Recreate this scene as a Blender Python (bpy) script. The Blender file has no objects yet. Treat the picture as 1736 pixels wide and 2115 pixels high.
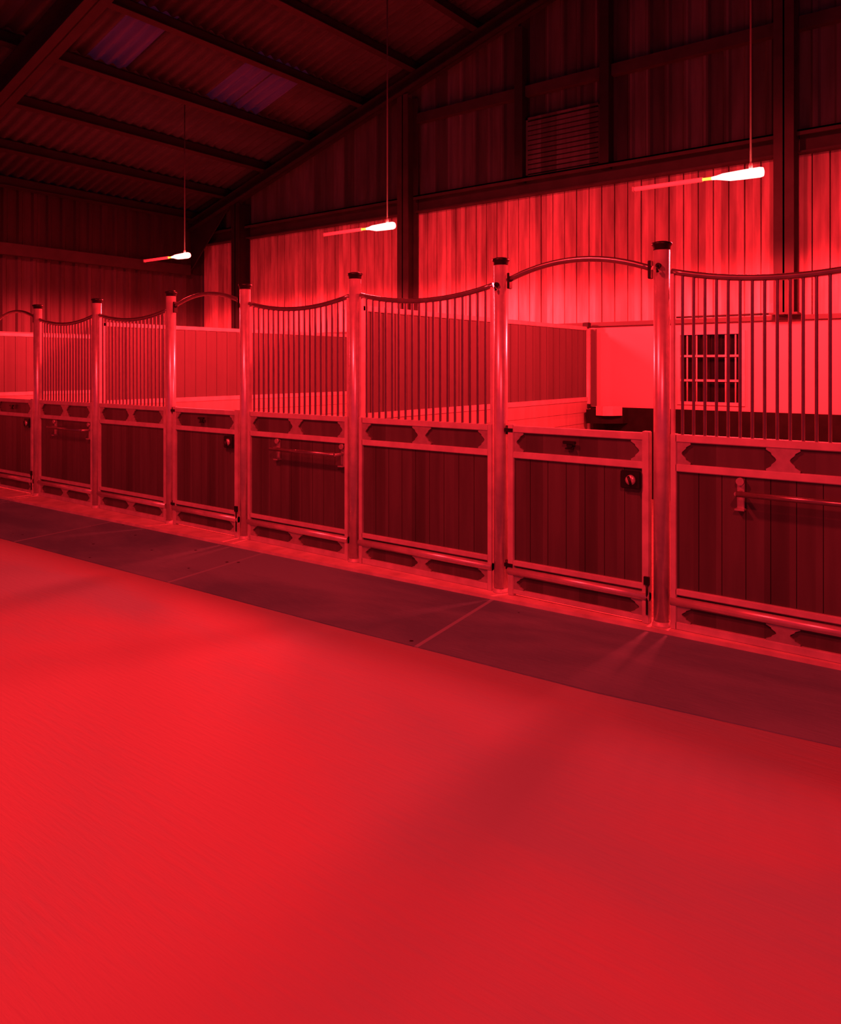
import bpy, bmesh, math, random
from mathutils import Vector, Matrix
random.seed(7)
C = bpy.context.scene.collection
S = bpy.context.scene

# ------------------------------------------------------------ camera, world, exposure
cam_d = bpy.data.cameras.new('camera')
cam_d.sensor_fit = 'HORIZONTAL'; cam_d.sensor_width = 36.0
cam_d.lens = 36.0 * 1575 / 1736
cam_d.shift_y = -(1057.5 - 757) / 1736
cam_d.clip_start = 0.05; cam_d.clip_end = 200
cam = bpy.data.objects.new('camera', cam_d); C.objects.link(cam)
cam.location = (0, 0, 1.595)
cam.rotation_euler = (math.radians(90), 0, math.radians(37.4))
S.camera = cam

w = bpy.data.worlds.new('night_sky'); S.world = w; w.use_nodes = True
wb = w.node_tree.nodes['Background']
wb.inputs[0].default_value = (0.55, 0.22, 0.95, 1); wb.inputs[1].default_value = 0.035
S.view_settings.view_transform = 'Standard'; S.view_settings.look = 'None'
S.view_settings.gamma = 1; S.view_settings.exposure = 0.0
S.view_settings.use_curve_mapping = False

RED = (1.0, 0.019, 0.027)
STALL_W = 1000.0      # pendant lamps over the stalls
AISLE_FILL_W = 1400.0      # added unseen lamps that brighten the riding floor
BULB_E = 25.0

# ------------------------------------------------------------ materials
def new_mat(name):
    m = bpy.data.materials.new(name); m.use_nodes = True
    nt = m.node_tree; b = nt.nodes['Principled BSDF']
    return m, nt, b
def N(nt, t, **k):
    n = nt.nodes.new(t)
    for a, v in k.items(): setattr(n, a, v)
    return n
def simple(name, col, rough=.6, metal=0.0, var=.15, scale=8.0, stretch=(1, 1, 1), bump=0.0, spec=.5):
    m, nt, b = new_mat(name)
    tc = N(nt, 'ShaderNodeTexCoord'); mp = N(nt, 'ShaderNodeMapping'); mp.inputs['Scale'].default_value = stretch
    nz = N(nt, 'ShaderNodeTexNoise'); nz.inputs['Scale'].default_value = scale; nz.inputs['Detail'].default_value = 5
    cr = N(nt, 'ShaderNodeValToRGB')
    lo = [c * (1 - var) for c in col]; hi = [min(1, c * (1 + var)) for c in col]
    cr.color_ramp.elements[0].position = .3; cr.color_ramp.elements[1].position = .7
    cr.color_ramp.elements[0].color = (*lo, 1); cr.color_ramp.elements[1].color = (*hi, 1)
    L = nt.links.new
    L(tc.outputs['Object'], mp.inputs[0]); L(mp.outputs[0], nz.inputs['Vector']); L(nz.outputs['Fac'], cr.inputs[0])
    L(cr.outputs[0], b.inputs['Base Color'])
    b.inputs['Roughness'].default_value = rough; b.inputs['Metallic'].default_value = metal
    b.inputs['Specular IOR Level'].default_value = spec
    if bump:
        bp = N(nt, 'ShaderNodeBump'); bp.inputs['Strength'].default_value = bump; bp.inputs['Distance'].default_value = .01
        L(nz.outputs['Fac'], bp.inputs['Height']); L(bp.outputs[0], b.inputs['Normal'])
    return m
def banded(name, col, axis, pitch, band_var, rough=.7, var=.2, scale=3.0, metal=0.0):
    """boards / sheets laid side by side along an axis: each board has its own tone, with grain running up it"""
    m, nt, b = new_mat(name); L = nt.links.new
    tc = N(nt, 'ShaderNodeTexCoord'); sp = N(nt, 'ShaderNodeSeparateXYZ'); L(tc.outputs['Object'], sp.inputs[0])
    dv = N(nt, 'ShaderNodeMath', operation='DIVIDE'); dv.inputs[1].default_value = pitch; L(sp.outputs[axis], dv.inputs[0])
    fl = N(nt, 'ShaderNodeMath', operation='FLOOR'); L(dv.outputs[0], fl.inputs[0])
    wn = N(nt, 'ShaderNodeTexWhiteNoise', noise_dimensions='1D'); L(fl.outputs[0], wn.inputs['W'])
    mp = N(nt, 'ShaderNodeMapping'); mp.inputs['Scale'].default_value = (5, 5, .6)
    nz = N(nt, 'ShaderNodeTexNoise'); nz.inputs['Scale'].default_value = scale; nz.inputs['Detail'].default_value = 6
    L(tc.outputs['Object'], mp.inputs[0]); L(mp.outputs[0], nz.inputs['Vector'])
    r1 = N(nt, 'ShaderNodeMapRange'); r1.inputs[3].default_value = 1 - band_var; r1.inputs[4].default_value = 1 + band_var
    L(wn.outputs['Value'], r1.inputs[0])
    r2 = N(nt, 'ShaderNodeMapRange'); r2.inputs[1].default_value = .3; r2.inputs[2].default_value = .7
    r2.inputs[3].default_value = 1 - var; r2.inputs[4].default_value = 1 + var
    L(nz.outputs['Fac'], r2.inputs[0])
    mu = N(nt, 'ShaderNodeMath', operation='MULTIPLY'); L(r1.outputs[0], mu.inputs[0]); L(r2.outputs[0], mu.inputs[1])
    vm = N(nt, 'ShaderNodeVectorMath', operation='SCALE'); vm.inputs[0].default_value = col; L(mu.outputs[0], vm.inputs['Scale'])
    L(vm.outputs[0], b.inputs['Base Color']); b.inputs['Roughness'].default_value = rough; b.inputs['Metallic'].default_value = metal
    return m
def emit(name, col, e):
    m, nt, b = new_mat(name)
    b.inputs['Base Color'].default_value = (.8, .8, .8, 1)
    b.inputs['Emission Color'].default_value = (*col, 1); b.inputs['Emission Strength'].default_value = e
    return m

M = {}
M['galv'] = simple('galvanised_steel', (.66, .64, .64), .3, .5, .12, 14)
M['galv_flat'] = simple('galvanised_flat_steel', (.55, .54, .53), .5, .15, .14, 10)
M['dark_metal'] = simple('black_iron', (.02, .02, .022), .4, .5, .2, 20)
M['galv_shaded'] = simple('shaded_galvanised_tube', (.30, .28, .28), .3, .8, .12, 14)  # tube's backlit shade put into a darker metal colour
M['hardwood'] = banded('dark_stall_boards', (.078, .08, .075), 0, .13, .22, .38, .18, 2.5)
M['orn'] = simple('cast_bracket_steel', (.50, .48, .47), .45, .6, .15, 20)
M['sheet'] = banded('partition_sheet', (.12, .12, .12), 1, .16, .10, .6, .08, 2)
M['pale_boards'] = banded('pale_partition_boards', (.42, .38, .35), 2, .14, .12, .65, .12, 2)
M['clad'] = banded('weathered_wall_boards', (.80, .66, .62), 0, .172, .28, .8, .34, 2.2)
M['clad_up'] = banded('upper_wall_sheet', (.14, .17, .17), 0, .23, .45, .7, .3, 1.6)  # sheet colour darkened to carry the light falloff above the lamps
M['clad_side_shaded'] = banded('side_wall_sheet_shaded', (.05, .045, .045), 1, .23, .30, .7, .25, 1.6)  # side sheeting darkened: shade above the lamps put into its colour
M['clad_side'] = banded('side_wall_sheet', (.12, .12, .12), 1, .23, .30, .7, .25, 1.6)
M['roof'] = simple('fibre_cement_roof', (.075, .12, .12), .85, 0, .18, 2.5)
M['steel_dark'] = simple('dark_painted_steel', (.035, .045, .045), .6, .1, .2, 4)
M['steel_mid'] = simple('brown_painted_steel', (.08, .08, .08), .6, .1, .2, 4)
M['white_wall'] = simple('white_painted_block', (.62, .48, .47), .7, 0, .03, 2)
M['kick'] = simple('black_kick_boards', (.012, .014, .014), .8, 0, .3, 6, spec=.2)
M['rubber'] = simple('black_rubber', (.02, .02, .02), .7, 0, .2, 9)
M['kerb'] = simple('pale_kerb_concrete', (.62, .57, .53), .8, 0, .2, 7, bump=.2)
M['cord'] = simple('lamp_cord', (.16, .15, .15), .6, 0, .05, 4)
M['bulb'] = emit('lamp_bulb_glow', (1.0, .08, .07), BULB_E)
M['neck'] = emit('lamp_neck_glow', (1.0, .30, .03), 3.0)
M['tube'] = emit('lamp_tube_glow', (1.0, .012, .018), 1.6)
M['bed'] = simple('stall_bedding', (.30, .26, .22), .95, 0, .25, 30, bump=.4)

# glass of window and rooflights
m, nt, b = new_mat('dark_window_glass'); b.inputs['Base Color'].default_value = (.008, .008, .01, 1); b.inputs['Roughness'].default_value = .08
M['pane'] = m
m, nt, b = new_mat('translucent_rooflight')
nt.nodes.remove(b); L = nt.links.new; out = nt.nodes['Material Output']
tr = N(nt, 'ShaderNodeBsdfTranslucent'); tr.inputs[0].default_value = (.80, .78, .85, 1)
df = N(nt, 'ShaderNodeBsdfDiffuse'); df.inputs[0].default_value = (.25, .23, .25, 1)
mx = N(nt, 'ShaderNodeMixShader'); mx.inputs[0].default_value = .35
L(tr.outputs[0], mx.inputs[1]); L(df.outputs[0], mx.inputs[2]); L(mx.outputs[0], out.inputs[0])
M['rooflight'] = m

# arena floor: smooth rubber/sand surface with very soft large mottling and fine brushed streaks
def floor_mat(name, c1, c2, big, fine, rough, joints=0.0, pits=False):
    m, nt, b = new_mat(name); L = nt.links.new
    tc = N(nt, 'ShaderNodeTexCoord')
    mp = N(nt, 'ShaderNodeMapping'); mp.inputs['Rotation'].default_value = (0, 0, .35); mp.inputs['Scale'].default_value = (.7, 1.3, 1)
    n1 = N(nt, 'ShaderNodeTexNoise'); n1.inputs['Scale'].default_value = big; n1.inputs['Detail'].default_value = 3; n1.inputs['Distortion'].default_value = .6
    mp2 = N(nt, 'ShaderNodeMapping'); mp2.inputs['Scale'].default_value = (1, 9, 1); mp2.inputs['Rotation'].default_value = (0, 0, .5)
    n2 = N(nt, 'ShaderNodeTexNoise'); n2.inputs['Scale'].default_value = fine; n2.inputs['Detail'].default_value = 6
    L(tc.outputs['Object'], mp.inputs[0]); L(mp.outputs[0], n1.inputs['Vector'])
    L(tc.outputs['Object'], mp2.inputs[0]); L(mp2.outputs[0], n2.inputs['Vector'])
    mm = N(nt, 'ShaderNodeMath', operation='MULTIPLY_ADD'); mm.inputs[1].default_value = .18; L(n2.outputs['Fac'], mm.inputs[0]); L(n1.outputs['Fac'], mm.inputs[2])
    cr = N(nt, 'ShaderNodeValToRGB'); cr.color_ramp.elements[0].position = .46; cr.color_ramp.elements[1].position = .70
    cr.color_ramp.elements[0].color = (*c1, 1); cr.color_ramp.elements[1].color = (*c2, 1)
    L(mm.outputs[0], cr.inputs[0]); last = cr.outputs[0]
    if joints:
        sp = N(nt, 'ShaderNodeSeparateXYZ'); L(tc.outputs['Object'], sp.inputs[0])
        sk = N(nt, 'ShaderNodeMath', operation='MULTIPLY_ADD'); sk.inputs[1].default_value = .12; L(sp.outputs[1], sk.inputs[0]); L(sp.outputs[0], sk.inputs[2])
        dv = N(nt, 'ShaderNodeMath', operation='DIVIDE'); dv.inputs[1].default_value = joints; L(sk.outputs[0], dv.inputs[0])
        fr = N(nt, 'ShaderNodeMath', operation='FRACT'); L(dv.outputs[0], fr.inputs[0])
        lt = N(nt, 'ShaderNodeMath', operation='LESS_THAN'); lt.inputs[1].default_value = .012; L(fr.outputs[0], lt.inputs[0])
        fl = N(nt, 'ShaderNodeMath', operation='FLOOR'); L(dv.outputs[0], fl.inputs[0])
        wn = N(nt, 'ShaderNodeTexWhiteNoise', noise_dimensions='1D'); L(fl.outputs[0], wn.inputs['W'])
        mr = N(nt, 'ShaderNodeMapRange'); mr.inputs[3].default_value = .82; mr.inputs[4].default_value = 1.12; L(wn.outputs['Value'], mr.inputs[0])
        vs = N(nt, 'ShaderNodeVectorMath', operation='SCALE'); L(last, vs.inputs[0]); L(mr.outputs[0], vs.inputs['Scale'])
        mxx = N(nt, 'ShaderNodeMix', data_type='RGBA'); L(lt.outputs[0], mxx.inputs[0]); L(vs.outputs[0], mxx.inputs[6])
        mxx.inputs[7].default_value = (c2[0] * 1.12, c2[1], c2[2], 1); last = mxx.outputs[2]
    if pits:
        vo = N(nt, 'ShaderNodeTexVoronoi'); vo.inputs['Scale'].default_value = 4.5; L(tc.outputs['Object'], vo.inputs['Vector'])
        l2 = N(nt, 'ShaderNodeMath', operation='LESS_THAN'); l2.inputs[1].default_value = .06; L(vo.outputs['Distance'], l2.inputs[0])
        m2 = N(nt, 'ShaderNodeMix', data_type='RGBA'); L(l2.outputs[0], m2.inputs[0]); L(last, m2.inputs[6]); m2.inputs[7].default_value = (.02, .015, .015, 1)
        last = m2.outputs[2]
    L(last, b.inputs['Base Color']); b.inputs['Roughness'].default_value = rough
    b.inputs['Specular IOR Level'].default_value = .25
    bp = N(nt, 'ShaderNodeBump'); bp.inputs['Strength'].default_value = .5; bp.inputs['Distance'].default_value = .006
    L(n2.outputs['Fac'], bp.inputs['Height']); L(bp.outputs[0], b.inputs['Normal'])
    return m
M['arena'] = floor_mat('arena_surface', (.25, .40, .40), (.335, .32, .31), .55, 6, .8)
M['walk'] = floor_mat('walkway_concrete', (.12, .28, .32), (.21, .40, .44), .9, 9, .75, joints=2.25, pits=True)

# ------------------------------------------------------------ mesh helpers
class MB:
    def __init__(s): s.bm = bmesh.new()
    def box(s, x0, x1, y0, y1, z0, z1, bev=0.0):
        r = bmesh.ops.create_cube(s.bm, size=1)
        vs = r['verts']
        for v in vs:
            v.co = Vector((x0 + (v.co.x + .5) * (x1 - x0), y0 + (v.co.y + .5) * (y1 - y0), z0 + (v.co.z + .5) * (z1 - z0)))
        if bev:
            es = list({e for v in vs for e in v.link_edges})
            bmesh.ops.bevel(s.bm, geom=es, offset=bev, segments=2, affect='EDGES')
        return s
    def tube(s, pts, r, seg=12, cap=True):
        pts = [Vector(p) for p in pts]; rs = r if isinstance(r, (list, tuple)) else [r] * len(pts)
        rings = []; up0 = None
        for i, p in enumerate(pts):
            a = pts[max(i - 1, 0)]; b_ = pts[min(i + 1, len(pts) - 1)]
            d = (b_ - a).normalized()
            up = Vector((0, 0, 1)) if abs(d.z) < .95 else Vector((0, 1, 0))
            u = d.cross(up).normalized(); v = u.cross(d)
            rings.append([s.bm.verts.new(p + (u * math.cos(2 * math.pi * k / seg) + v * math.sin(2 * math.pi * k / seg)) * rs[i]) for k in range(seg)])
        for a, b_ in zip(rings, rings[1:]):
            for k in range(seg):
                f = s.bm.faces.new((a[k], a[(k + 1) % seg], b_[(k + 1) % seg], b_[k])); f.smooth = True
        if cap:
            s.bm.faces.new(rings[0][::-1]); s.bm.faces.new(rings[-1])
        return s
    def lathe(s, prof, cx=0, cy=0, seg=20):
        rings = []
        for r, z in prof:
            rings.append([s.bm.verts.new((cx + r * math.cos(2 * math.pi * k / seg), cy + r * math.sin(2 * math.pi * k / seg), z)) for k in range(seg)])
        for a, b_ in zip(rings, rings[1:]):
            for k in range(seg):
                f = s.bm.faces.new((a[k], a[(k + 1) % seg], b_[(k + 1) % seg], b_[k])); f.smooth = True
        s.bm.faces.new(rings[0][::-1]); s.bm.faces.new(rings[-1])
        return s
    def prism_xz(s, poly, y0, y1):
        A = [s.bm.verts.new((x, y0, z)) for x, z in poly]; B = [s.bm.verts.new((x, y1, z)) for x, z in poly]
        n = len(poly)
        s.bm.faces.new(A); s.bm.faces.new(B[::-1])
        for i in range(n): s.bm.faces.new((A[i], B[i], B[(i + 1) % n], A[(i + 1) % n]))
        return s
    def slab(s, poly, z0, z1):
        A = [s.bm.verts.new((x, y, z0)) for x, y in poly]; B = [s.bm.verts.new((x, y, z1)) for x, y in poly]
        n = len(poly)
        s.bm.faces.new(A); s.bm.faces.new(B[::-1])
        for i in range(n): s.bm.faces.new((A[i], B[i], B[(i + 1) % n], A[(i + 1) % n]))
        return s
    def build(s, name, mat, parent=None, loc=None):
        bmesh.ops.recalc_face_normals(s.bm, faces=s.bm.faces)
        me = bpy.data.meshes.new(name); s.bm.to_mesh(me); s.bm.free()
        me.materials.append(mat)
        o = bpy.data.objects.new(name, me); C.objects.link(o)
        if parent: o.parent = parent
        if loc: o.location = loc
        return o
def tag(o, label, cat, group=None):
    o['label'] = label; o['category'] = cat
    if group: o['group'] = group
    return o
def thing(name, label, cat, loc=(0, 0, 0), rz=0, group=None):
    o = bpy.data.objects.new(name, None); C.objects.link(o); o.location = loc; o.rotation_euler = (0, 0, rz)
    o.empty_display_size = .1
    return tag(o, label, cat, group)
def struct(o): o['kind'] = 'structure'; return o
def link_copy(src, parent, loc=None):
    c = src.copy(); C.objects.link(c); c.parent = parent
    if loc is not None: c.location = loc
    return c
def copy_thing(root, loc, label, group=None):
    r = root.copy(); C.objects.link(r); r.location = loc; r['label'] = label
    if group: r['group'] = group
    for ch in [o for o in list(C.objects) if o.parent == root]:
        c = link_copy(ch, r)
        for g in [o for o in list(C.objects) if o.parent == ch]: link_copy(g, c)
    return r

# ------------------------------------------------------------ layout numbers
YF = 4.55                                   # stall fronts
YB = 9.0                                    # gable wall
XL = -12.14                                 # side wall
PX = [-.283, -1.643, -2.776, -4.140, -5.489, -6.622, -8.004, -9.346, -10.476, -11.84]   # posts, near to far
PH = 2.35
def PZ(x): return 4.3 + .29 * (x - XL) if x < 1.0 else 4.3 + .29 * (1.0 - XL) - .29 * (x - 1.0)   # underside of purlins

# ------------------------------------------------------------ floors
struct(MB().slab([(-14, -12), (14, -12), (14, 4.2), (-14, 3.9)], -.2, 0.0).build('floor', M['arena']))
wo = [(-14, 2.98), (-10.5, 3.13), (-7.39, 3.253), (-3.22, 3.394), (-1.577, 3.479), (-.54, 3.60), (6, 4.2)]
wi = [(6, 4.60), (-.686, 4.50), (-1.6, 4.475), (-4.13, 4.37), (-9.58, 4.215), (-14, 4.05)]
struct(MB().slab(wo + wi, .001, .006).build('floor', M['walk']))
struct(MB().slab([(-14, 3.9), (14, 4.2), (14, 9.3), (-14, 9.3)], -.2, -.001).build('floor', M['bed']))
struct(MB().slab([(XL, 4.14), (-9.58, 4.216), (-4.13, 4.371), (-1.6, 4.476), (-.686, 4.501), (1.2, 4.54), (1.2, 4.66), (XL, 4.66)], .0, .03).build('trim_1', M['kerb']))

# ------------------------------------------------------------ gable wall: block base, board cladding, upper sheets
WX0, WX1, WZ0, WZ1 = -3.06, -2.30, 1.15, 2.0        # barred window
b = MB()
b.box(XL, WX0, YB, YB + .2, 0, 2.13); b.box(WX1, 6, YB, YB + .2, 0, 2.13)
b.box(WX0, WX1, YB, YB + .2, 0, WZ0); b.box(WX0, WX1, YB, YB + .2, WZ1, 2.13)
struct(b.build('wall_back', M['white_wall']))
struct(MB().box(XL + .02, 6, YB - .03, YB - .001, 0, 1.09).build('trim_2', M['kick']))
struct(MB().box(XL + .02, 6, YB - .05, YB + .03, 2.10, 2.15).build('trim_3', M['sheet']))
b = MB(); x = XL + .02; i = 0
while x < 6:
    wd = .158; dy = random.uniform(-.006, .006)
    b.box(x, x + wd, YB + .06 + dy, YB + .085 + dy, 2.13, 4.06)
    x += .172
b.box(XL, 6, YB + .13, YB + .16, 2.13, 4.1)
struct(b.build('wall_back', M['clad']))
# upper sheets, box profile
def profile_wall(axis, a0, a1, ztop, z0, off, sgn, mat, name):
    bm = bmesh.new(); pitch = .23; pts = []; a = a0
    while a < a1:
        for da, h in ((0, 0), (.13, 0), (.155, .035), (.205, .035)): pts.append((a + da, h))
        a += pitch
    prev = None
    for (p, h) in pts:
        q = off - sgn * h
        zt = ztop(p)
        co = (lambda z: (p, q, z)) if axis == 0 else (lambda z: (q, p, z))
        cur = (bm.verts.new(co(z0)), bm.verts.new(co(zt)))
        if prev: bm.faces.new((prev[0], cur[0], cur[1], prev[1]))
        prev = cur
    me = bpy.data.meshes.new(name); bm.to_mesh(me); bm.free(); me.materials.append(mat)
    o = bpy.data.objects.new(name, me); C.objects.link(o)
    sm = o.modifiers.new('thickness', 'SOLIDIFY'); sm.thickness = .004
    return o
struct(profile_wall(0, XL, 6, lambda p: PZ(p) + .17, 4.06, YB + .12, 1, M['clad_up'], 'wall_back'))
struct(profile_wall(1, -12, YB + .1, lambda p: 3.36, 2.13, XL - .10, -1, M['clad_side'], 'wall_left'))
struct(profile_wall(1, -12, YB + .1, lambda p: PZ(XL) + .14, 3.34, XL - .07, -1, M['clad_side_shaded'], 'wall_left'))
struct(MB().box(XL - .2, XL, -12, YB + .2, 0, 2.13).build('wall_left', M['white_wall']))
struct(MB().box(XL, XL + .03, 4.66, YB - .05, 0, 1.09).build('trim_4', M['kick']))

# barred window in the base wall
wr = bpy.data.objects.new('window_1', None); C.objects.link(wr); wr.location = (WX0, YB, WZ0); struct(wr)
W_, H_ = WX1 - WX0, WZ1 - WZ0
b = MB(); t = .035
b.box(0, W_, -.02, .03, 0, t); b.box(0, W_, -.02, .03, H_ - t, H_); b.box(0, t, -.02, .03, t, H_ - t); b.box(W_ - t, W_, -.02, .03, t, H_ - t)
b.build('window_frame', M['galv_flat'], wr)
MB().box(t, W_ - t, .10, .11, t, H_ - t).build('pane', M['pane'], wr)
for k in range(1, 3):
    MB().box(t, W_ - t, -.012, .012, H_ * k / 3 - .012, H_ * k / 3 + .012).build('crossbar', M['galv_flat'], wr)
b0 = MB().tube([(0, 0, t), (0, 0, H_ - t)], .009, 8).build('bar', M['galv_flat'], wr); nb = 7
b0.location = (W_ / nb, .014, 0)
for k in range(2, nb): link_copy(b0, wr, (W_ * k / nb, .014, 0))

# ------------------------------------------------------------ steel frame
def hbeam(name, label, x0, x1, y0, y1, z0, z1, axis, mat=None):
    """rolled section along an axis (x or z); web plus two flanges"""
    b = MB(); t = .018
    if axis == 'z':
        b.box(x0, x1, y0, y0 + t, z0, z1); b.box(x0, x1, y1 - t, y1, z0, z1); b.box((x0 + x1) / 2 - t / 2, (x0 + x1) / 2 + t / 2, y0, y1, z0, z1)
        b.box(x0 - .04, x1 + .04, y0 - .03, y1, z0, z0 + .02)
    o = b.build(name, mat or M['steel_dark']); return tag(o, label, 'column')
cols = [(-10.87, 'black steel wall column left of the three, near the far corner of the barn'),
        (-7.05, 'dark steel wall column between the middle lamp and the slatted louvre'),
        (-1.86, 'dark steel wall column at right, behind the nearest hanging lamp')]
for x, lab in cols:
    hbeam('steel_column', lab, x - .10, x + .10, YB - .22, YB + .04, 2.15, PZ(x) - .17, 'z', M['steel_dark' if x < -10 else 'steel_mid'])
# lighter door-frame uprights by the louvre, standing on the girt
for x, lab in ((-5.17, 'slim dark upright on the left edge of the slatted louvre'), (-3.95, 'slim dark upright on the right edge of the slatted louvre')):
    tag(MB().box(x - .06, x + .06, YB - .08, YB + .07, 4.06, PZ(x) - .17).build('steel_upright', M['steel_dark']), lab, 'post')
# girts
segs = [(XL, -10.98), (-10.76, -7.16), (-6.94, -1.97), (-1.75, 6)]
labs = ['short dark girt in the far corner of the gable wall', 'dark girt along the gable wall behind the middle lamp',
        'long dark girt below the slatted louvre', 'dark girt at the right edge, beyond the last wall column']
for (a, c), lab in zip(segs, labs):
    bb = MB(); bb.box(a, c, YB - .10, YB + .05, 4.10, 4.12); bb.box(a, c, YB + .03, YB + .05, 3.90, 4.12); bb.box(a, c, YB - .10, YB - .085, 4.06, 4.12)
    bb.box(a, c, YB - .07, YB + .05, 3.88, 3.90)
    tag(bb.build('wall_girt', M['steel_mid']), lab, 'beam')
for (a, c), lab in zip([(-6.94, -5.24), (-5.10, -4.02), (-3.88, -1.97), (-1.75, 6)],
                       ['thin upper girt left of the louvre bay', 'thin upper girt above the slatted louvre',
                        'thin upper girt between the louvre and the right wall column', 'thin upper girt at the top right corner']):
    tag(MB().box(a, c, YB - .02, YB + .07, 5.22, 5.36).build('wall_girt', M['steel_mid']), lab, 'beam')
tag(MB().box(XL, XL + .10, 4.7, 8.7, 3.3, 3.48).build('wall_girt', M['steel_mid']), 'dark girt along the side wall at far left under the eaves', 'beam')
# louvre
lv = thing('wall_louvre', 'slatted metal louvre high on the gable wall between two uprights', 'vent', (-5.10, YB, 4.13))
LW, LH = 1.07, .80
b = MB(); b.box(0, .03, 0, .06, 0, LH); b.box(LW - .03, LW, 0, .06, 0, LH); b.box(0, LW, 0, .06, 0, .03); b.box(0, LW, 0, .06, LH - .03, LH)
b.build('louvre_frame', M['clad_up'], lv)
b = MB(); n = 11
for k in range(n):
    z = .045 + k * (LH - .09) / n
    b.prism_xz([(.03, z), (LW - .03, z), (LW - .03, z + .012), (.03, z + .012)], 0, .05)
    b.prism_xz([(.03, z), (LW - .03, z), (LW - .03, z + .05), (.03, z + .05)], -.004, .006)
b.build('slats', M['clad_up'], lv)

# rafters (frames)
def rafter(y0, y1, depth, label):
    b = MB(); up = .17
    for (xa, xb) in ((XL, 1.0), (1.0, 14)):
        za, zb = PZ(xa), PZ(xb)
        f = lambda lo, hi, ya, yb: b.prism_xz([(xa, za + lo), (xb, zb + lo), (xb, zb + hi), (xa, za + hi)], ya, yb)
        f(-depth, -depth + .02, y0, y1); f(-.02, 0, y0, y1); f(-depth, 0, (y0 + y1) / 2 - .01, (y0 + y1) / 2 + .01)
    b.prism_xz([(XL, PZ(XL) - .9), (XL + 1.1, PZ(XL + 1.1) - depth), (XL, PZ(XL) - depth)], (y0 + y1) / 2 - .01, (y0 + y1) / 2 + .01)
    return tag(b.build('roof_rafter', M['steel_dark']), label, 'beam')
rafter(8.68, 8.88, .17, 'sloping dark rafter along the top of the gable wall')
rafter(4.10, 4.34, .32, 'massive black rafter crossing the upper left corner overhead')
# purlins
px_ = [-12.08, -11.11, -10.04, -8.98, -7.83, -6.80, -5.74, -4.68, -3.60, -2.54, -1.46, -.4]
pl = ['lowest roof purlin, along the eaves above the side wall', 'second roof purlin up from the eaves',
      'third roof purlin up from the eaves, near the farthest lamp cord', 'fourth roof purlin up, below the purple rooflights',
      'fifth roof purlin up, above the purple rooflights', 'sixth roof purlin up, crossing the top edge left of the middle lamp cord',
      'seventh roof purlin up, near the top edge right of the middle lamp cord'] + ['roof purlin close to the ridge at the top edge of the view'] * 5
for x, lab in zip(px_, pl):
    z = PZ(x); b = MB()
    b.prism_xz([(x - .01, z), (x + .01, z + .006), (x + .01, z + .18), (x - .01, z + .174)], -6, YB + .05)
    b.prism_xz([(x - .01, z), (x + .075, z + .024), (x + .075, z + .034), (x - .01, z + .010)], -6, YB + .05)
    b.prism_xz([(x - .085, z + .146), (x + .01, z + .174), (x + .01, z + .182), (x - .085, z + .154)], -6, YB + .05)
    tag(b.build('roof_purlin', M['steel_dark']), lab, 'beam', 'purlins near the ridge' if 'ridge' in lab else None)
# roof sheets with openings for the rooflights
RL = [(4.96, 5.50), (6.70, 7.16), (7.20, 7.66)]
RX = (-8.98, -7.83)
def corrugated(xa, xb, ya, yb, skip=()):
    bm = bmesh.new(); pitch = .16; n = 8; ys = []; k = 0
    y = ya
    cuts = sorted({ya, yb, *[v for s_ in skip for v in s_]})
    yy = [ya + i * pitch / n for i in range(int((yb - ya) / (pitch / n)) + 1)] + cuts
    yy = sorted(set(round(v, 4) for v in yy if ya - 1e-6 <= v <= yb + 1e-6))
    prev = None
    for y in yy:
        h = .022 * math.sin(2 * math.pi * y / pitch)
        cur = [bm.verts.new((x, y, PZ(x) + .215 + h)) for x in (xa, xb)]
        if prev:
            mid = (y + py) / 2
            if not any(s0 < mid < s1 for s0, s1 in skip):
                f = bm.faces.new((prev[0], prev[1], cur[1], cur[0])); f.smooth = True
        prev = cur; py = y
    return bm
def mesh_obj(bm, name, mat):
    for v in [v for v in bm.verts if not v.link_faces]: bm.verts.remove(v)
    me = bpy.data.meshes.new(name); bm.to_mesh(me); bm.free(); me.materials.append(mat)
    o = bpy.data.objects.new(name, me); C.objects.link(o)
    s_ = o.modifiers.new('thickness', 'SOLIDIFY'); s_.thickness = .006
    return o
struct(mesh_obj(corrugated(XL - .25, RX[0], -6, 9.3), 'ceiling', M['roof']))
for ya_, yb_ in ((-6, 4.96), (5.50, 6.70), (7.16, 7.20), (7.66, 9.3)):
    struct(mesh_obj(corrugated(RX[0], RX[1], ya_, yb_), 'ceiling', M['roof']))
struct(mesh_obj(corrugated(RX[1], 1.0, -6, 9.3), 'ceiling', M['roof']))
struct(mesh_obj(corrugated(1.0, 14, -6, 9.3), 'ceiling', M['roof']))
for (ya, yb), lab in zip(RL, ['dim blue-violet rooflight next to the black overhead rafter', 'purple rooflight, the farther left of the adjoining pair',
                              'purple rooflight, the right one of the adjoining pair']):
    tag(mesh_obj(corrugated(RX[0], RX[1], ya + .002, yb - .002), 'rooflight', M['rooflight']), lab, 'skylight')

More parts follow.
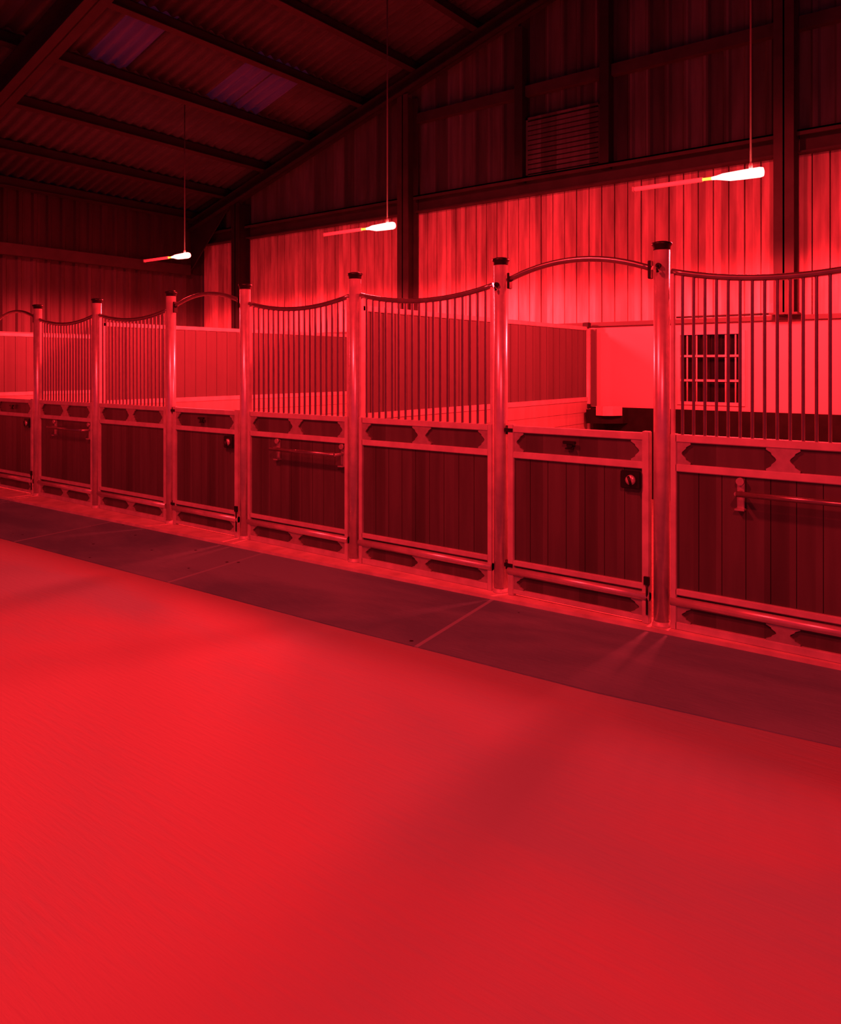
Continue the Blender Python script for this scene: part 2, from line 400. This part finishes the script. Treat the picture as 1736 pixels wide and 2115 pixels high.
# ------------------------------------------------------------ pendant lamps
def pendant(x, y, z, label, power, group=None):
    p = thing('pendant_lamp', label, 'lamp', (x, y, z), 0, group)
    # glowing bulb, swollen at the right end and tapering to the left into a slim tube
    prof = [(.10, .020), (.095, .036), (.07, .042), (-.05, .040), (-.16, .036), (-.22, .028), (-.27, .017), (-.31, .013)]
    MB().tube([(a, 0, (.0 if a > -.2 else .006)) for a, r in prof], [r for a, r in prof], 16).build('bulb', M['bulb'], p)
    MB().tube([(-.31, 0, .006), (-.385, 0, .008)], [.013, .012], 10).build('neck', M['neck'], p)
    MB().tube([(-.385, 0, .008), (-.98, 0, .010)], .019, 10).build('tube', M['tube'], p)
    MB().box(-1.0, -.98, -.022, .022, -.012, .032, .004).build('end_cap', M['galv_flat'], p)
    MB().lathe([(.016, .040), (.016, .07), (.006, .10)], 0, 0, 10).build('cord_grip', M['galv_flat'], p)
    MB().tube([(0, 0, .095), (0, 0, PZ(x) + .18 - z)], .0075, 8).build('cord', M['cord'], p)
    ld = bpy.data.lights.new('lamp_light', 'SPOT'); ld.spot_size = math.radians(176); ld.spot_blend = .20; ld.shadow_soft_size = .2; ld.energy = power; ld.color = RED
    lo = bpy.data.objects.new('lamp_light', ld); C.objects.link(lo); lo.parent = p; lo.location = (-.12, 0, -.22)
    return p
pendant(-1.64, 6.58, 3.17, 'nearest hanging lamp, its long red tube ending in a white glowing bulb', STALL_W)
pendant(-5.50, 6.58, 3.17, 'middle hanging lamp with white bulb, before the gable wall', STALL_W)
pendant(-9.25, 6.58, 3.17, 'farthest and smallest hanging lamp, near the corner of the barn', STALL_W)
for x, y in ((-3.9, .8), (1.5, -1.4)):  # two lamps added out of view to light the riding floor
    pendant(x, y, 5.3, 'added hanging lamp out of view, brightening the riding floor', AISLE_FILL_W, 'added fill lamps out of view')

# ------------------------------------------------------------ stall fronts
post_labels = ['stall post beyond the right edge', 'tallest and nearest round steel stall post, right of the near gate', 'round steel stall post on the hinge side of the near gate',
               'round steel stall post between the plain barred panel and the panel with a blanket rail',
               'round steel stall post right of the middle gate, below the dark wall column', 'round steel stall post left of the middle gate',
               'round steel stall post, third from the left edge of the photo', 'round steel stall post nearest the left edge of the photo',
               'stall post just beyond the left edge', 'stall post against the side wall']
def make_post():
    p = thing('stall_post', '', 'post', (0, 0, 0))
    MB().lathe([(.048, .028), (.048, 2.312)], 0, 0, 24).build('tube', M['galv'], p)
    MB().lathe([(.049, 2.298), (.051, 2.304), (.053, 2.318), (.060, 2.328), (.062, 2.336), (.058, 2.343), (.040, 2.349), (.012, 2.352)], 0, 0, 24).build('post_cap', M['dark_metal'], p)
    MB().lathe([(.057, .028), (.057, .040), (.052, .044), (.050, .06)], 0, 0, 20).build('base_plate', M['galv_flat'], p)
    return p
post0 = make_post(); post0.location = (PX[0], YF, 0); post0['label'] = post_labels[0]
for x, lab in list(zip(PX, post_labels))[1:]:
    copy_thing(post0, (x, YF, 0), lab)

def orn_poly(cx, z0, z1, full=True, side=0, s=1.0):
    h = z1 - z0; pr = [(.085, 0), (.088, .10), (.062, .22), (.058, .30), (.040, .42), (.034, .5), (.040, .58), (.058, .70), (.062, .78), (.088, .90), (.085, 1)]
    R = [(cx + w_ * s, z0 + t_ * h) for w_, t_ in pr]; Lf = [(cx - w_ * s, z0 + t_ * h) for w_, t_ in pr]
    if side > 0: return [(cx, z0)] + R + [(cx, z1)]
    if side < 0: return ([(cx, z0)] + Lf + [(cx, z1)])[::-1]
    return R + Lf[::-1]
def boards(root, x0, x1, z0, z1, name):
    b = MB(); n = max(1, round((x1 - x0) / .13)); w_ = (x1 - x0) / n
    for k in range(n): b.box(x0 + k * w_ + .002, x0 + (k + 1) * w_ - .002, -.002, .024, z0, z1)
    b.box(x0, x1, .012, .02, z0, z1)
    return b.build(name, M['hardwood'], root)
def lower_frame(root, x0, x1, gate):
    b = MB(); t = .022
    u = .012
    b.box(x0 + u, x1 - u, -t, t, 1.145, 1.19, .004); b.box(x0 + u, x1 - u, -t, t, .97, 1.015, .004)
    b.box(x0 + u, x1 - u, -t, t, .235, .272, .004); b.box(x0 + u, x1 - u, -t, t, .045 if gate else .03, .075, .004)
    if not gate:
        b.box(x0, x0 + .035, -t - .003, t + .003, .03, 1.193, .003); b.box(x1 - .035, x1, -t - .003, t + .003, .03, 1.193, .003)
    if gate:
        b.box(x0, x0 + .045, -t - .003, t + .003, .03, 1.20, .004); b.box(x1 - .045, x1, -t - .003, t + .003, .03, 1.20, .004)
    b.build('frame', M['galv_flat'], root)
    MB().tube([(x0, -.012, .195), (x1, -.012, .195)], .027, 14).build('kick_rail', M['galv'], root)
    boards(root, x0 + .03, x1 - .03, .27, .972, 'board_infill')
    for za, zb in ((1.01, 1.15), (.07, .24)): MB().box(x0 + .03, x1 - .03, .0, .018, za, zb).build('band_board', M['hardwood'], root)
    sp = [] if gate else [((x0 + x1) / 2, 0)]
    e = .030
    sp += [(x0 + e, 1), (x1 - e, -1)]
    for z0, z1 in ((1.012, 1.148), (.073, .172)):
        for cx, sd in sp:
            MB().prism_xz(orn_poly(cx, z0, z1, side=sd), -.016, -.002).build('cast_bracket', M['orn'], root)

def curve_pts(x0, x1, zend, zmid, n=18):
    return [(x0 + (x1 - x0) * k / n, 0, zmid + (zend - zmid) * (2 * k / n - 1) ** 2) for k in range(n + 1)]
def panel(i, rack, label):
    """barred panel between post i+1 (left) and post i (right)"""
    xl, xr = PX[i + 1] + .060, PX[i] - .060
    p = thing('barred_stall_front', label, 'stall front', (xl, YF, 0)); W = xr - xl
    lower_frame(p, 0, W, False)
    cp = curve_pts(0, W, 2.165, 2.09)
    MB().tube(cp, .019, 10).build('curved_top_rail', M['galv_shaded'], p)
    n = 18; sx = W / (n + 1)
    zend = lambda x: 2.09 + .075 * (2 * x / W - 1) ** 2 - .012
    for k in range(n):
        x = sx * (k + 1)
        MB().tube([(x, 0, 1.188), (x, 0, zend(x))], .0095, 8, cap=False).build('bar', M['galv_shaded'], p)
    for q in (0, W - .018): MB().box(q, q + .018, -.015, .015, 1.19, 2.15).build('side_strip', M['galv_flat'], p)
    if rack:
        a, c = .40, W - .06
        r = MB().tube([(a, -.11, .885), (c, -.11, .885)], .016, 12).build('blanket_rail', M['galv_shaded'], p)
        for q in (a, c):
            bb = MB(); bb.box(q - .02, q + .02, -.020, -.002, .79, .96, .003); bb.tube([(q, -.01, .885), (q, -.115, .885)], .012, 8); bb.box(q - .026, q + .026, -.05, -.002, .782, .792)
            bb.tube([(q, -.02, .945), (q, -.04, .945)], .022, 12)
            bb.build('rail_bracket', M['orn'], r)
    return p
def gate(i, label):
    xl, xr = PX[i + 1] + .075, PX[i] - .066
    p = thing('stall_gate', label, 'gate', (xl, YF - .01, 0)); W = xr - xl
    lower_frame(p, 0, W, True)
    l = MB().box(W - .175, W - .045, -.045, -.022, .845, .955, .006).build('latch_plate', M['dark_metal'], p)
    MB().tube([(W - .105, -.045, .90), (W - .105, -.062, .90), (W - .105, -.066, .90)], [.032, .030, .012], 16).build('latch_knob', M['galv'], l)
    MB().tube([(W - .115, -.068, .925), (W - .095, -.072, .87)], .008, 8).build('latch_lever', M['dark_metal'], l)
    k = MB(); k.tube([(W * .47, -.022, 1.085), (W * .47, -.034, 1.085)], .020, 12); k.box(W * .47 - .045, W * .47 + .045, -.040, -.022, 1.092, 1.112, .003); k.box(W * .47 - .03, W * .47 + .03, -.036, -.016, 1.058, 1.068, .002)
    k.build('hand_catch', M['dark_metal'], p)
    for z in (1.16, .235):
        h = MB(); h.tube([(-.012, -.01, z - .03), (-.012, -.01, z + .03)], .012, 10); h.box(-.024, .04, -.030, -.022, z - .012, z + .012); h.build('hinge', M['dark_metal'], p)
    h = MB(); h.tube([(W - .01, -.032, .31), (W - .01, -.032, .09)], .007, 8); h.box(W - .028, W + .006, -.04, -.024, .27, .32); h.build('drop_bolt', M['dark_metal'], p)
    # arched rail joining the posts above the gate
    xa, xb = PX[i + 1] + .058, PX[i] - .058
    a = thing('arched_top_rail', 'arched steel rail over ' + label[0].lower() + label[1:].split(' of ')[0], 'rail', (xa, YF, 0)); Wa = xb - xa
    MB().tube([(Wa * k / 18, 0, 2.19 + .10 * (1 - (2 * k / 18 - 1) ** 2)) for k in range(19)], .019, 10).build('rail', M['galv_shaded'], a)
    for q in (0.012, Wa - .012):
        MB().box(q - .010, q + .010, -.022, .022, 2.13, 2.24, .003).build('end_clamp', M['dark_metal'], a)
    # stop bar on the floor
    return p
panel(0, True, 'nearest barred stall panel at the right edge, with blanket rail')
gate(1, 'the nearest stall gate with open top')
panel(2, False, 'barred stall panel without blanket rail, left of the nearest gate')
panel(3, True, 'barred stall panel with blanket rail, right of the middle gate')
gate(4, 'the middle stall gate, left of the barred panel with blanket rail')
panel(5, False, 'barred stall panel without blanket rail, left of the middle gate')
panel(6, True, 'small far barred stall panel with blanket rail near the left edge')
gate(7, 'the far stall gate cut by the left edge')
panel(8, False, 'barred stall panel against the side wall, beyond the left edge')

# hooks on posts
def hook(x, z, label):
    o = thing('tie_hook', label, 'hook', (x, YF - .045, z))
    MB().tube([(0, .003, 0), (0, -.02, 0)], .016, 12).build('boss', M['dark_metal'], o)
    MB().tube([(0, -.018, 0), (.0, -.035, -.02), (.0, -.03, -.04), (.0, -.015, -.035)], .006, 8).build('hook', M['dark_metal'], o)
hook(PX[1] + .0, 2.20, 'small dark hook near the top of the nearest stall post')
hook(PX[2] + .0, 2.16, 'small dark hook on the hinge-side post of the nearest gate')

# ------------------------------------------------------------ partitions between stalls
def partition(x, label):
    p = thing('stall_partition', label, 'partition', (x, YF + .06, 0)); D = YB - .09 - YF - .06 - .04
    b = MB()
    b.box(-.022, .022, 0, D, 2.045, 2.09, .004); b.box(-.025, .025, 0, D, 1.16, 1.215, .004); b.box(-.022, .022, 0, .04, .03, 2.09); b.box(-.02, .02, 0, D, .03, .08)
    b.build('frame', M['galv_flat'], p)
    # ribbed upper sheet
    s_ = MB(); s_.box(-.006, .006, .04, D - .04, 1.21, 2.05); y = .12
    while y < D - .08: s_.box(-.011, .011, y, y + .03, 1.21, 2.05); y += .16
    s_.build('upper_sheet', M['sheet'], p)
    w_ = MB(); z = .08
    while z < 1.15: w_.box(-.016, .016, .04, D - .04, z + .002, min(z + .132, 1.16)); z += .135
    w_.build('lower_boards', M['pale_boards'], p)
    q = MB(); q.tube([(0, D - .02, 0), (0, D - .02, 2.09)], .04, 14); q.build('end_post', M['galv_flat'], p)
    MB().box(.045, .11, D - .02, D + .02, 1.10, 2.06).build('wall_channel', M['sheet'], p)
    q = MB(); q.box(-.04, .04, D - .075, D + .005, 2.07, 2.145, .006); q.box(-.04, .04, D - .06, D + .02, 1.07, 1.13, .004); q.build('end_post_fitting', M['rubber'], p)
partition(PX[3], 'stall partition seen through the nearest gate, ribbed sheet over pale boards')
partition(PX[6], 'stall partition seen through the middle gate, ribbed sheet over pale boards')
partition(PX[0], 'stall partition beyond the right edge')
partition(PX[9] + .12, 'stall partition along the side wall, seen past the far gate')

# corner manger and things in the near stall
mg = thing('corner_manger', 'small pale feed manger in the back corner seen above the nearest gate', 'manger', (-3.98, 8.97, .90))
MB().slab([(-.09, 0), (.32, 0), (.30, -.10), (.10, -.28), (-.09, -.30)], 0, .17).build('trough', M['kick'], mg)
MB().slab([(.04, -.305), (.04, -.22), (.26, -.10), (.31, -.15), (.24, -.26), (.14, -.33)], .10, .215).build('bowl_rim', M['galv_flat'], mg)
cb = thing('junction_box', 'small square junction box on the wall column behind the nearest panel', 'box', (-1.95, YB - .05, 2.16))
MB().box(-.07, .07, -.06, 0, .0, .12, .008).build('box_body', M['galv_flat'], cb)
MB().box(-.06, .06, -.066, -.06, .01, .11).build('lid', M['white_wall'], cb)
tag(MB().tube([(-3.05, YB - .07, 2.17), (-2.02, YB - .07, 2.17)], .012, 8).build('conduit', M['steel_dark']), 'thin dark conduit running along the wall above the barred window', 'pipe')
